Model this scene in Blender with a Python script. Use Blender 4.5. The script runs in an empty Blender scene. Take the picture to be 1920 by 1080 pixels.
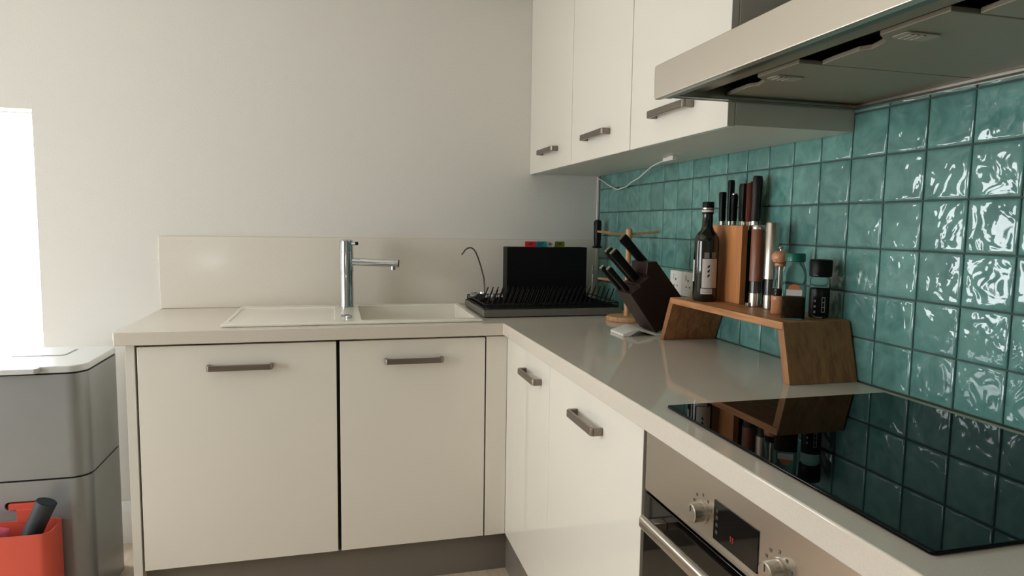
import bpy, bmesh, math, random
from mathutils import Vector, Matrix, noise

random.seed(7)
S = bpy.context.scene
COL = S.collection
R_ = math.radians

# ------------------------------------------------------------------ camera
cam_d = bpy.data.cameras.new('camera')
cam = bpy.data.objects.new('camera', cam_d)
COL.objects.link(cam)
fw = Vector((0.25305094, 0.96289372, -0.09381309))
rt = Vector((0.96740264, -0.25283431, 0.01438579))
up = Vector((0.00986719, 0.09439537, 0.99548589))
m = Matrix((rt, up, -fw)).transposed().to_4x4()
m.translation = Vector((-1.15743, -2.88603, 1.25767))
cam.matrix_world = m
cam_d.sensor_width = 36.0
cam_d.lens = 1259.424 * 36.0 / 1920.0
cam_d.clip_start = 0.02
S.camera = cam

# ------------------------------------------------------------------ world, daylight, exposure
w = bpy.data.worlds.new('overcast_sky')
S.world = w
w.use_nodes = True
bg = w.node_tree.nodes['Background']
bg.inputs['Color'].default_value = (0.94, 0.975, 1.0, 1)
bg.inputs['Strength'].default_value = 18.0
S.view_settings.view_transform = 'Standard'
S.view_settings.look = 'None'
S.view_settings.gamma = 1.0
S.view_settings.use_curve_mapping = False
S.view_settings.exposure = -0.35
S.cycles.max_bounces = 10
S.cycles.diffuse_bounces = 6
S.cycles.glossy_bounces = 5
S.cycles.transmission_bounces = 10
S.cycles.transparent_max_bounces = 12
S.cycles.caustics_reflective = False
S.cycles.caustics_refractive = False
S.cycles.sample_clamp_indirect = 6.0


def portal(name, loc, rot, sx, sy):
    l = bpy.data.lights.new(name, 'AREA')
    l.shape = 'RECTANGLE'
    l.size = sx
    l.size_y = sy
    l.cycles.is_portal = True
    o = bpy.data.objects.new(name, l)
    o.location = loc
    o.rotation_euler = rot
    COL.objects.link(o)


# daylight openings, the last two unseen: (x or y range, z range)
W1 = (-3.05, -2.235, -0.02, 1.655)     # back wall, beside the grey bin
W2 = (-1.95, -0.95, 0.55, 1.75)          # left wall, y range; unseen, put in to brighten the back wall
W3 = (-2.74, -2.38, 0.74, 0.86)          # slot behind the camera, x range; added for a streak reflected in the upstand
XL, YR, ZC, FZ = -3.4, -5.4, 2.45, -0.03
portal('window_daylight', ((W1[0] + W1[1]) / 2, 0.10, (W1[2] + W1[3]) / 2), (R_(-90), 0, 0), W1[1] - W1[0], W1[3] - W1[2])
portal('unseen_side_window_daylight', (XL - 0.10, (W2[0] + W2[1]) / 2, (W2[2] + W2[3]) / 2), (0, R_(-90), 0), W2[3] - W2[2], W2[1] - W2[0])
portal('added_rear_slot_daylight', ((W3[0] + W3[1]) / 2, YR - 0.10, (W3[2] + W3[3]) / 2), (R_(90), 0, 0), W3[1] - W3[0], W3[3] - W3[2])

# ------------------------------------------------------------------ materials
MATS = {}


def lin(c):
    return tuple(((v / 255) / 12.92 if v / 255 <= 0.04045 else ((v / 255 + 0.055) / 1.055) ** 2.4) for v in c)


def new_mat(name):
    mt = bpy.data.materials.new(name)
    mt.use_nodes = True
    nt = mt.node_tree
    return mt, nt, nt.nodes['Principled BSDF']


def M(name, rgb, rough=0.5, metal=0.0, spec=0.5, coat=0.0, var=0.0, vscale=20.0, bump=0.0, bscale=60.0,
      stretch=None, trans=0.0, ior=1.45, aniso=0.0, emit=None, estr=0.0, rvar=0.0):
    if name in MATS:
        return MATS[name]
    mt, nt, b = new_mat(name)
    c = lin(rgb)
    b.inputs['Base Color'].default_value = (*c, 1)
    b.inputs['Roughness'].default_value = rough
    b.inputs['Metallic'].default_value = metal
    b.inputs['Specular IOR Level'].default_value = spec
    b.inputs['Coat Weight'].default_value = coat
    b.inputs['Coat Roughness'].default_value = 0.05
    b.inputs['Transmission Weight'].default_value = trans
    b.inputs['IOR'].default_value = ior
    b.inputs['Anisotropic'].default_value = aniso
    if emit:
        b.inputs['Emission Color'].default_value = (*lin(emit), 1)
        b.inputs['Emission Strength'].default_value = estr
    if var or bump or rvar:
        tc = nt.nodes.new('ShaderNodeTexCoord')
        mp = nt.nodes.new('ShaderNodeMapping')
        nt.links.new(tc.outputs['Object'], mp.inputs['Vector'])
        if stretch:
            mp.inputs['Scale'].default_value = stretch
    if var or rvar:
        nz = nt.nodes.new('ShaderNodeTexNoise')
        nz.inputs['Scale'].default_value = vscale
        nz.inputs['Detail'].default_value = 6
        nz.inputs['Roughness'].default_value = 0.6
        nt.links.new(mp.outputs['Vector'], nz.inputs['Vector'])
    if var:
        rp = nt.nodes.new('ShaderNodeValToRGB')
        rp.color_ramp.elements[0].position = 0.3
        rp.color_ramp.elements[1].position = 0.7
        rp.color_ramp.elements[0].color = (*[max(0, v * (1 - var)) for v in c], 1)
        rp.color_ramp.elements[1].color = (*[min(1, v * (1 + var)) for v in c], 1)
        nt.links.new(nz.outputs['Fac'], rp.inputs['Fac'])
        nt.links.new(rp.outputs['Color'], b.inputs['Base Color'])
    if rvar:
        mr = nt.nodes.new('ShaderNodeMapRange')
        mr.inputs['From Min'].default_value = 0.3
        mr.inputs['From Max'].default_value = 0.7
        mr.inputs['To Min'].default_value = max(0.02, rough - rvar)
        mr.inputs['To Max'].default_value = min(1, rough + rvar)
        nt.links.new(nz.outputs['Fac'], mr.inputs['Value'])
        nt.links.new(mr.outputs['Result'], b.inputs['Roughness'])
    if bump:
        n2 = nt.nodes.new('ShaderNodeTexNoise')
        n2.inputs['Scale'].default_value = bscale
        n2.inputs['Detail'].default_value = 3
        nt.links.new(mp.outputs['Vector'], n2.inputs['Vector'])
        bp = nt.nodes.new('ShaderNodeBump')
        bp.inputs['Strength'].default_value = 1.0
        bp.inputs['Distance'].default_value = bump
        nt.links.new(n2.outputs['Fac'], bp.inputs['Height'])
        nt.links.new(bp.outputs['Normal'], b.inputs['Normal'])
    MATS[name] = mt
    return mt


def wood(name, dark, light, axis=1, scale=9.0, rough=0.45):
    mt, nt, b = new_mat(name)
    tc = nt.nodes.new('ShaderNodeTexCoord')
    mp = nt.nodes.new('ShaderNodeMapping')
    sc = [9.0, 9.0, 9.0]
    sc[axis] = 0.7
    mp.inputs['Scale'].default_value = sc
    nt.links.new(tc.outputs['Object'], mp.inputs['Vector'])
    nz = nt.nodes.new('ShaderNodeTexNoise')
    nz.inputs['Scale'].default_value = scale
    nz.inputs['Detail'].default_value = 8
    nz.inputs['Roughness'].default_value = 0.62
    nz.inputs['Distortion'].default_value = 0.6
    nt.links.new(mp.outputs['Vector'], nz.inputs['Vector'])
    rp = nt.nodes.new('ShaderNodeValToRGB')
    rp.color_ramp.elements[0].position = 0.32
    rp.color_ramp.elements[0].color = (*lin(dark), 1)
    rp.color_ramp.elements[1].position = 0.68
    rp.color_ramp.elements[1].color = (*lin(light), 1)
    nt.links.new(nz.outputs['Fac'], rp.inputs['Fac'])
    nt.links.new(rp.outputs['Color'], b.inputs['Base Color'])
    b.inputs['Roughness'].default_value = rough
    bp = nt.nodes.new('ShaderNodeBump')
    bp.inputs['Distance'].default_value = 0.0006
    nt.links.new(nz.outputs['Fac'], bp.inputs['Height'])
    nt.links.new(bp.outputs['Normal'], b.inputs['Normal'])
    return mt


def tile_mat():
    mt, nt, b = new_mat('teal_glazed_tile')
    tc = nt.nodes.new('ShaderNodeTexCoord')
    oi = nt.nodes.new('ShaderNodeObjectInfo')
    mul = nt.nodes.new('ShaderNodeMath')
    mul.operation = 'MULTIPLY'
    mul.inputs[1].default_value = 37.0
    nt.links.new(oi.outputs['Random'], mul.inputs[0])
    add = nt.nodes.new('ShaderNodeVectorMath')
    add.operation = 'ADD'
    nt.links.new(tc.outputs['Object'], add.inputs[0])
    nt.links.new(mul.outputs[0], add.inputs[1])
    nz = nt.nodes.new('ShaderNodeTexNoise')
    nz.inputs['Scale'].default_value = 22.0
    nz.inputs['Detail'].default_value = 1.5
    nz.inputs['Roughness'].default_value = 0.45
    nz.inputs['Distortion'].default_value = 0.9
    nt.links.new(add.outputs[0], nz.inputs['Vector'])
    bp = nt.nodes.new('ShaderNodeBump')
    bp.inputs['Strength'].default_value = 1.0
    bp.inputs['Distance'].default_value = 0.0034
    nt.links.new(nz.outputs['Fac'], bp.inputs['Height'])
    nt.links.new(bp.outputs['Normal'], b.inputs['Normal'])
    # cloudy glaze
    n2 = nt.nodes.new('ShaderNodeTexNoise')
    n2.inputs['Scale'].default_value = 16.0
    n2.inputs['Detail'].default_value = 5
    n2.inputs['Distortion'].default_value = 1.2
    nt.links.new(add.outputs[0], n2.inputs['Vector'])
    rp = nt.nodes.new('ShaderNodeValToRGB')
    rp.color_ramp.elements[0].position = 0.3
    rp.color_ramp.elements[0].color = (*lin((82, 128, 123)), 1)
    rp.color_ramp.elements[1].position = 0.72
    rp.color_ramp.elements[1].color = (*lin((111, 159, 151)), 1)
    nt.links.new(n2.outputs['Fac'], rp.inputs['Fac'])
    hv = nt.nodes.new('ShaderNodeHueSaturation')
    mr = nt.nodes.new('ShaderNodeMapRange')
    mr.inputs['To Min'].default_value = 0.88
    mr.inputs['To Max'].default_value = 1.1
    nt.links.new(oi.outputs['Random'], mr.inputs['Value'])
    nt.links.new(mr.outputs['Result'], hv.inputs['Value'])
    nt.links.new(rp.outputs['Color'], hv.inputs['Color'])
    nt.links.new(hv.outputs['Color'], b.inputs['Base Color'])
    b.inputs['Roughness'].default_value = 0.03
    b.inputs['Specular IOR Level'].default_value = 0.6
    return mt


def pane_mat():
    mt = bpy.data.materials.new('clear_window_glass')
    mt.use_nodes = True
    nt = mt.node_tree
    nt.nodes.clear()
    out = nt.nodes.new('ShaderNodeOutputMaterial')
    tr = nt.nodes.new('ShaderNodeBsdfTransparent')
    gl = nt.nodes.new('ShaderNodeBsdfGlossy')
    gl.inputs['Roughness'].default_value = 0.02
    mx = nt.nodes.new('ShaderNodeMixShader')
    mx.inputs['Fac'].default_value = 0.06
    nt.links.new(tr.outputs[0], mx.inputs[1])
    nt.links.new(gl.outputs[0], mx.inputs[2])
    nt.links.new(mx.outputs[0], out.inputs['Surface'])
    return mt


PAINT = M('white_wall_paint', (217, 214, 207), 0.75, bump=0.0008, bscale=140)
CEIL = M('white_ceiling_paint', (238, 236, 230), 0.8)
DOOR = M('cream_gloss_door', (224, 219, 208), 0.05, spec=0.5)
CARC = M('white_carcass', (212, 208, 197), 0.35)
DARKC = M('dark_carcass', (30, 28, 26), 0.6)
STONE = M('cream_quartz', (208, 200, 187), 0.05, var=0.05, vscale=420, spec=0.5)
UPST = M('cream_quartz_upstand', (220, 213, 201), 0.11, var=0.035, vscale=420, spec=0.5)
PLINTH = M('grey_plinth', (116, 109, 100), 0.4)
CERAM = M('white_ceramic', (236, 232, 221), 0.12, spec=0.55)
NICK = M('brushed_nickel', (140, 131, 122), 0.33, metal=1.0, rvar=0.06, vscale=60)
STEEL = M('brushed_steel', (196, 189, 178), 0.27, metal=1.0)
HOODS = M('hood_brushed_steel', (214, 206, 193), 0.34, metal=1.0, aniso=0.4, rvar=0.02, vscale=30, stretch=(1, 1, 20))
UNDER = M('hood_underside_grey', (150, 144, 126), 0.45, metal=0.25)
CHROME = M('chrome', (205, 208, 212), 0.06, metal=1.0)
BLACKG = M('black_hob_glass', (2, 3, 3), 0.02, spec=0.2)
OVENG = M('black_oven_glass', (9, 8, 8), 0.04, spec=0.6)
BLACKP = M('black_plastic', (11, 11, 11), 0.4, spec=0.3)
BLACKM = M('black_satin', (9, 9, 9), 0.5, spec=0.25)
DGREY = M('dark_grey_coated_metal', (104, 100, 94), 0.32)
GROUT = M('dark_grout', (78, 84, 80), 0.85, bump=0.001, bscale=300)
TILE = tile_mat()
FLOORM = wood('pale_oak_floor', (190, 172, 150), (214, 198, 176), axis=1, scale=5, rough=0.4)
OAK = wood('oiled_acacia', (146, 94, 56), (202, 146, 96), axis=1, scale=7)
OAKL = wood('oiled_acacia_leg', (126, 82, 50), (172, 122, 78), axis=2, scale=7)
BEECH = wood('warm_beech', (168, 106, 60), (206, 142, 88), axis=2, scale=5)
PALEW = wood('pale_beech_dowel', (176, 128, 86), (210, 164, 118), axis=2, scale=8)
DWOOD = wood('dark_walnut_block', (26, 13, 11), (42, 22, 18), axis=2, scale=8, rough=0.4)
RWOOD = wood('red_brown_handle', (70, 30, 18), (112, 56, 34), axis=2, scale=9, rough=0.35)
MILLW = wood('walnut_mill', (112, 66, 44), (150, 94, 66), axis=2, scale=9, rough=0.35)
MILLP = wood('pale_mill', (176, 118, 82), (208, 150, 110), axis=2, scale=9, rough=0.3)
BINM = M('grey_bin_metal', (143, 145, 143), 0.32, metal=0.3, var=0.03, vscale=8)
BINT = M('pale_grey_bin_lid', (190, 191, 188), 0.3)
RED = M('coral_red_plastic', (206, 84, 66), 0.42)
PINK = M('pink_cloth', (214, 96, 118), 0.8, var=0.1, vscale=30)
SLATE = M('dark_slate_rubber', (44, 52, 58), 0.5)
WHITEP = M('white_plastic', (228, 226, 220), 0.35)
WINF = M('white_window_frame', (240, 240, 238), 0.4)
PANE = pane_mat()
LABEL = M('off_white_label', (205, 198, 192), 0.6)
INK = M('dark_print', (26, 24, 24), 0.6)
GREYINK = M('grey_print', (120, 112, 104), 0.5)
BOTG = M('dark_green_bottle_glass', (13, 18, 5), 0.05, spec=0.6, coat=0.3)
CLEAR = M('clear_jar_glass', (240, 244, 240), 0.02, trans=1.0, ior=1.2)
HERB = M('dark_herb_filling', (84, 66, 44), 0.7, var=0.35, vscale=180, bump=0.002, bscale=250)
PEPPER = M('peppercorn_filling', (60, 48, 38), 0.7, var=0.4, vscale=200, bump=0.002, bscale=300)
GREENL = M('green_lid', (0, 96, 76), 0.3)
ORANGE = M('orange_print', (190, 112, 68), 0.6)

# ------------------------------------------------------------------ mesh builder


class MB:
    def __init__(s):
        s.v = []
        s.f = []

    def add(s, vs, fs):
        o = len(s.v)
        s.v += [tuple(v) for v in vs]
        s.f += [tuple(i + o for i in f) for f in fs]
        return s

    def box(s, x0, x1, y0, y1, z0, z1):
        vs = [(x, y, z) for x in (x0, x1) for y in (y0, y1) for z in (z0, z1)]
        return s.add(vs, [(0, 1, 3, 2), (4, 6, 7, 5), (0, 4, 5, 1), (2, 3, 7, 6), (0, 2, 6, 4), (1, 5, 7, 3)])

    def prism(s, poly, axis, a, b):
        """poly: list of 2D points in the plane normal to axis (remaining axes in xyz order)"""
        n = len(poly)
        mp = {'x': lambda u, v, t: (t, u, v), 'y': lambda u, v, t: (u, t, v), 'z': lambda u, v, t: (u, v, t)}[axis]
        vs = [mp(u, v, a) for u, v in poly] + [mp(u, v, b) for u, v in poly]
        fs = [tuple(range(n)), tuple(range(2 * n - 1, n - 1, -1))]
        fs += [(i, (i + 1) % n, n + (i + 1) % n, n + i) for i in range(n)]
        return s.add(vs, fs)

    def lathe(s, prof, n=32, c=(0, 0, 0), a0=0.0, a1=None, closed=True):
        """prof [(r,z)] from bottom to top, spun round z"""
        full = a1 is None
        span = 2 * math.pi if full else a1 - a0
        cols = n if full else n + 1
        vs, fs = [], []
        for r, z in prof:
            for i in range(cols):
                a = a0 + span * i / n
                vs.append((c[0] + r * math.cos(a), c[1] + r * math.sin(a), c[2] + z))
        k = len(prof)
        for j in range(k - 1):
            for i in range(n):
                i2 = (i + 1) % cols
                fs.append((j * cols + i, j * cols + i2, (j + 1) * cols + i2, (j + 1) * cols + i))
        if full and closed:
            fs.append(tuple(range(cols - 1, -1, -1)))
            fs.append(tuple((k - 1) * cols + i for i in range(cols)))
        return s.add(vs, fs)

    def tube(s, pts, r, n=10, cap=True):
        pts = [Vector(p) for p in pts]
        rs = r if isinstance(r, (list, tuple)) else [r] * len(pts)
        vs, fs = [], []
        ref = None
        for i, p in enumerate(pts):
            t = (pts[min(i + 1, len(pts) - 1)] - pts[max(i - 1, 0)]).normalized()
            if ref is None:
                ref = Vector((0, 0, 1)) if abs(t.z) < 0.9 else Vector((1, 0, 0))
            u = (ref - t * ref.dot(t)).normalized()
            ref = u
            v = t.cross(u)
            for k in range(n):
                a = 2 * math.pi * k / n
                vs.append(p + (u * math.cos(a) + v * math.sin(a)) * rs[i])
        for j in range(len(pts) - 1):
            for k in range(n):
                k2 = (k + 1) % n
                fs.append((j * n + k, j * n + k2, (j + 1) * n + k2, (j + 1) * n + k))
        if cap:
            fs.append(tuple(range(n - 1, -1, -1)))
            fs.append(tuple((len(pts) - 1) * n + k for k in range(n)))
        return s.add(vs, fs)

    def cells(s, us, vs_, mask, w0, w1, mp):
        """solid plate made of grid cells; mask(i,j) says which cells are filled"""
        nu, nv = len(us) - 1, len(vs_) - 1
        fill = [[mask(i, j) for j in range(nv)] for i in range(nu)]
        idx = {}

        def vid(i, j, t):
            k = (i, j, t)
            if k not in idx:
                idx[k] = len(s.v)
                s.v.append(mp(us[i], vs_[j], (w0, w1)[t]))
            return idx[k]
        g = lambda i, j: 0 <= i < nu and 0 <= j < nv and fill[i][j]
        for i in range(nu):
            for j in range(nv):
                if not fill[i][j]:
                    continue
                for t in (0, 1):
                    s.f.append((vid(i, j, t), vid(i + 1, j, t), vid(i + 1, j + 1, t), vid(i, j + 1, t)))
                for (di, dj, a, b) in ((-1, 0, (i, j), (i, j + 1)), (1, 0, (i + 1, j), (i + 1, j + 1)),
                                       (0, -1, (i, j), (i + 1, j)), (0, 1, (i, j + 1), (i + 1, j + 1))):
                    if not g(i + di, j + dj):
                        s.f.append((vid(*a, 0), vid(*b, 0), vid(*b, 1), vid(*a, 1)))
        return s

    def xf(s, mat):
        s.v = [tuple(mat @ Vector(v)) for v in s.v]
        return s

    def build(s, name, mat, parent=None, bevel=0.0, seg=2, smooth=35, off=None, wn=False):
        me = bpy.data.meshes.new(name)
        vs = s.v if off is None else [(a - off[0], b - off[1], c - off[2]) for a, b, c in s.v]
        me.from_pydata(vs, [], s.f)
        bm = bmesh.new()
        bm.from_mesh(me)
        bmesh.ops.recalc_face_normals(bm, faces=bm.faces)
        bm.to_mesh(me)
        bm.free()
        me.materials.append(mat)
        o = bpy.data.objects.new(name, me)
        COL.objects.link(o)
        if parent is not None:
            o.parent = parent
        for p in me.polygons:
            p.use_smooth = True
        me.set_sharp_from_angle(angle=R_(smooth))
        if bevel:
            md = o.modifiers.new('bevel', 'BEVEL')
            md.width = bevel
            md.segments = seg
            md.limit_method = 'ANGLE'
            md.angle_limit = R_(32)
            md.harden_normals = True
            md.use_clamp_overlap = True
        if wn:
            o.modifiers.new('weighted_normals', 'WEIGHTED_NORMAL').keep_sharp = True
        return o


def bake(o):
    """apply the modifiers of o into its mesh"""
    dg = bpy.context.evaluated_depsgraph_get()
    me = bpy.data.meshes.new_from_object(o.evaluated_get(dg))
    o.modifiers.clear()
    o.data = me
    return o


def rrect(x0, x1, y0, y1, r, seg=5):
    pts = []
    for cx, cy, a in ((x1 - r, y1 - r, 0), (x0 + r, y1 - r, 90), (x0 + r, y0 + r, 180), (x1 - r, y0 + r, 270)):
        for k in range(seg + 1):
            t = R_(a + 90 * k / seg)
            pts.append((cx + r * math.cos(t), cy + r * math.sin(t)))
    return pts


def tag(o, label, cat, group=None):
    o['label'] = label
    o['category'] = cat
    if group:
        o['group'] = group
    return o


def thing(name, label, cat, loc=(0, 0, 0), rotz=0.0, group=None):
    o = bpy.data.objects.new(name, None)
    o.empty_display_size = 0.05
    o.location = loc
    o.rotation_euler = (0, 0, rotz)
    COL.objects.link(o)
    return tag(o, label, cat, group)


def struct(o, label=None):
    o['kind'] = 'structure'
    if label:
        o['label'] = label
    return o


# ================================================================== THE ROOM
mpXZ = lambda u, v, t: (u, t, v)
mpYZ = lambda u, v, t: (t, u, v)
T = 0.16
struct(MB().box(XL, 0.12, YR, 0.0, FZ - 0.1, FZ).build('floor', FLOORM), 'pale wood floor below the grey plinth')
struct(MB().box(XL - T, 0.12, YR - T, T, ZC, ZC + 0.1).build('ceiling', CEIL), 'white ceiling')
xs = [XL - T, W1[0], W1[1], 0.12]
zs = [FZ - 0.1, W1[2], W1[3], ZC]
struct(MB().cells(xs, zs, lambda i, j: not (i == 1 and j == 1), 0.0, T, mpXZ).build('wall_back', PAINT),
       'white painted wall behind the sink')
ys = [YR, W2[0], W2[1], 0.0]
zs = [FZ - 0.1, W2[2], W2[3], ZC]
struct(MB().cells(ys, zs, lambda i, j: not (i == 1 and j == 1), XL - T, XL, mpYZ).build('wall_left', PAINT),
       'white painted side wall')
xs = [XL - T, W3[0], W3[1], 0.12]
zs = [FZ - 0.1, W3[2], W3[3], ZC]
struct(MB().cells(xs, zs, lambda i, j: not (i == 1 and j == 1), YR - T, YR, mpXZ).build('wall_rear', PAINT),
       'white painted wall facing the sink')

# right wall with tiles, each a piece of its own
wall_r = struct(MB().box(0.0045, 0.12, YR, 0.0, FZ - 0.1, ZC).build('wall_right', GROUT),
                'wall of teal glazed tiles above the worktop')
P_, Y0, ZF = 0.1025, -1.14757, 1.01056
GAP = 0.0031
protos = {}


def tile_proto(h, wdt):
    key = (round(h, 4), round(wdt, 4))
    if key not in protos:
        b = MB()
        rings = [(0.0, 0.012), (0.0, 0.0022), (0.0013, 0.0007), (0.0065, 0.0001), (0.012, 0.0)]
        vs = []
        for ins, x in rings:
            a, c = wdt / 2 - ins, h / 2 - ins
            vs += [(x, -a, -c), (x, a, -c), (x, a, c), (x, -a, c)]
        fs = [(0, 1, 2, 3), (16, 17, 18, 19)]
        for q in range(4):
            fs += [(q * 4 + i, q * 4 + (i + 1) % 4, q * 4 + 4 + (i + 1) % 4, q * 4 + 4 + i) for i in range(4)]
        o = b.add(vs, fs).build('tile', TILE, smooth=60)
        protos[key] = (o.data, o)
        COL.objects.unlink(o)
    return protos[key][0]


zrows = [0.9105, ZF, ZF + P_, ZF + 2 * P_, ZF + 3 * P_, ZF + 4 * P_, ZF + 5 * P_, ZF + 6 * P_]
for k in range(-12, 18):
    ya, yb = Y0 - k * P_, Y0 - (k + 1) * P_
    ya = min(ya, -0.006)
    if ya - yb < 0.02:
        continue
    for j in range(len(zrows) - 1):
        z0, z1 = zrows[j], zrows[j + 1]
        if (ya + yb) / 2 > -1.557:
            if z0 > 1.48:
                continue
            z1 = min(z1, 1.484)
        hh, ww = z1 - z0 - GAP, ya - yb - GAP
        t = bpy.data.objects.new('tile', tile_proto(hh, ww))
        t.location = (random.uniform(-0.0003, 0.0005), (ya + yb) / 2, (z0 + z1) / 2)
        t.rotation_euler = (0, R_(random.uniform(-0.25, 0.25)), R_(random.uniform(-0.3, 0.3)))
        COL.objects.link(t)
        t.parent = wall_r

struct(MB().box(-0.006, 0.003, -0.0055, 0.0, 0.912, 1.48).build('trim_1', WHITEP, bevel=0.001),
       'thin white edging strip where tiles meet the corner')

# window beside the bin
x0, x1, z0, z1 = W1


def window(name, mp, u0, u1, v0, v1, w0, w1, mull):
    fr = MB()
    t = 0.025
    us = [u0, u0 + t, u1 - t, u1]
    vs = [v0, v0 + t, v1 - t, v1]
    fr.cells(us, vs, lambda i, j: not (i == 1 and j == 1), w0, w1, mp)
    o = struct(fr.build(name, WINF, bevel=0.003))
    if mull:
        c = (u0 + u1) / 2
        mm = MB()
        mm.cells([c - 0.03, c + 0.03], [v0 + t, v1 - t], lambda i, j: True, w0, w1, mp)
        mm.build('mullion', WINF, o, bevel=0.003)
    MB().cells([u0 + t, u1 - t], [v0 + t, v1 - t], lambda i, j: True, (w0 + w1) / 2 - 0.003, (w0 + w1) / 2 + 0.003, mp).build('pane', PANE, o)
    return o


window('window_1', mpXZ, W1[0], W1[1], W1[2], W1[3], 0.10, 0.15, False)
window('unseen_side_window', mpYZ, W2[0], W2[1], W2[2], W2[3], XL - 0.15, XL - 0.10, True)  # unseen opening, placed to light the back wall from the left
window('added_light_slot', mpXZ, W3[0], W3[1], W3[2], W3[3], YR - 0.15, YR - 0.10, False)  # added light slot, shaped for its reflection in the upstand

# skirting board along the back wall left of the units
sk = [(0.0, FZ), (-0.016, FZ), (-0.016, 0.10), (-0.013, 0.118), (-0.008, 0.122), (-0.008, 0.134), (-0.004, 0.14), (0.0, 0.14)]
struct(MB().prism(sk, 'x', -2.235, -1.80).build('baseboard_back', WINF, smooth=50), 'white skirting board behind the grey bin')
# grey plinths under the units
struct(MB().box(-1.771, -0.536, -0.54, -0.522, FZ, 0.119).build('trim_2', PLINTH, bevel=0.001), 'grey plinth under the sink units')
struct(MB().box(-0.552, -0.534, -1.70, -0.541, FZ, 0.119).build('trim_3', PLINTH, bevel=0.001), 'grey plinth under the units beside the oven')

# ================================================================== HANDLES, DOORS, UNITS


def handle_mesh(length):
    """bar pull along x, standing off in -y; door face at y=0"""
    b = MB()
    h, d, th, L = 0.0095, 0.030, 0.009, length / 2
    poly = [(-L, 0), (-L, -d + 0.006), (-L + 0.006, -d), (L - 0.006, -d), (L, -d + 0.006), (L, 0), (L - th, 0), (L - th, -d + th + 0.003),
            (L - th - 0.004, -d + th), (-L + th + 0.004, -d + th), (-L + th, -d + th + 0.003), (-L + th, 0)]
    b.prism(poly, 'z', -h, h)
    o = b.build('handle', NICK, bevel=0.0022, seg=2)
    bake(o)
    COL.objects.unlink(o)
    return o.data


H20, H18 = handle_mesh(0.20), handle_mesh(0.175)


def add_handle(door, loc, rotz, me):
    o = bpy.data.objects.new('handle', me)
    COL.objects.link(o)
    o.parent = door
    o.location = loc
    o.rotation_euler = (0, 0, rotz)
    o['label'] = 'brushed nickel bar handle'
    return o


def shell(axis_front, x0, x1, y0, y1, z0, z1, t=0.016, top=False):
    """open-fronted carcass; front on -y ('y') or -x ('x')"""
    b = MB()
    if axis_front == 'y':
        b.box(x0, x0 + t, y0, y1, z0, z1)
        b.box(x1 - t, x1, y0, y1, z0, z1)
        b.box(x0 + t, x1 - t, y0, y1, z0, z0 + t)
        b.box(x0 + t, x1 - t, y1 - t, y1, z0 + t, z1)
    else:
        b.box(x0, x1, y0, y0 + t, z0, z1)
        b.box(x0, x1, y1 - t, y1, z0, z1)
        b.box(x0, x1, y0 + t, y1 - t, z0, z0 + t)
        b.box(x1 - t, x1, y0 + t, y1 - t, z0 + t, z1)
    if top:
        if axis_front == 'y':
            b.box(x0 + t, x1 - t, y0, y1 - t, z1 - t, z1)
        else:
            b.box(x0, x1 - t, y0 + t, y1 - t, z1 - t, z1)
    return b


WT, WB = 0.91, 0.867        # worktop top and underside


def unit_left(x0, x1, label, dx0, dx1, hx, hz, carc, extra=None):
    loc = ((x0 + x1) / 2, -0.3, FZ)
    u = thing('base_cabinet', label, 'cabinet', loc)
    shell('y', x0, x1, -0.56, -0.02, 0.12, WB - 0.001, top=False).build('body', carc, u, off=loc)
    # two feet
    for xx in (x0 + 0.05, x1 - 0.05):
        for yy in (-0.48, -0.08):
            MB().lathe([(0.018, FZ), (0.018, 0.12)], 12, (xx, yy, 0)).build('foot', BLACKP, u, off=loc)
    d = MB().box(dx0, dx1, -0.584, -0.564, 0.126, 0.859).build('door', DOOR, u, bevel=0.0016, off=loc)
    add_handle(d, (hx - loc[0], -0.584 - loc[1], hz - loc[2]), 0, H20)
    return u, loc


u1, l1 = unit_left(-1.768, -1.154, 'wide white base cabinet left of the sink bowl, nearest the grey bin', -1.764, -1.1595, -1.461, 0.787, DARKC)
MB().box(-1.797, -1.7705, -0.584, -0.02, FZ, WB - 0.001).build('side_panel', CARC, u1, bevel=0.001, off=l1)
u2, l2 = unit_left(-1.153, -0.646, 'white base cabinet under the sink bowl, left of the inner corner', -1.1485, -0.6475, -0.90, 0.788, DARKC)

cp = thing('corner_post', 'narrow white filler panel in the inner corner between the two cabinet runs', 'panel', (-0.60, -0.58, 0.12))
MB().box(-0.6425, -0.567, -0.584, -0.564, 0.126, 0.861).build('left_filler', DOOR, cp, bevel=0.001, off=(-0.60, -0.58, 0.12))
MB().box(-0.5665, -0.547, -0.687, -0.5845, 0.126, 0.861).build('right_filler', DOOR, cp, bevel=0.001, off=(-0.60, -0.58, 0.12))


def unit_right(y0, y1, label, hy, hz):
    """y0 > y1"""
    loc = (-0.28, (y0 + y1) / 2, FZ)
    u = thing('base_cabinet', label, 'cabinet', loc)
    shell('x', -0.545, -0.02, y1, y0, 0.12, WB - 0.001).build('body', CARC, u, off=loc)
    for xx in (-0.48, -0.08):
        for yy in (y0 - 0.05, y1 + 0.05):
            MB().lathe([(0.018, FZ), (0.018, 0.12)], 12, (xx, yy, 0)).build('foot', BLACKP, u, off=loc)
    d = MB().box(-0.567, -0.547, y1 + 0.0007, y0 - 0.0007, 0.126, 0.861).build('door', DOOR, u, bevel=0.0016, seg=2, off=loc)
    add_handle(d, (-0.567 - loc[0], hy - loc[1], hz - loc[2]), R_(-90), H18)
    return u


unit_right(-0.6880, -1.0812, 'narrow white base cabinet just right of the inner corner', -0.918, 0.790)
unit_right(-1.0816, -1.690, 'white base cabinet between the inner corner and the oven', -1.394, 0.785)

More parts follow.
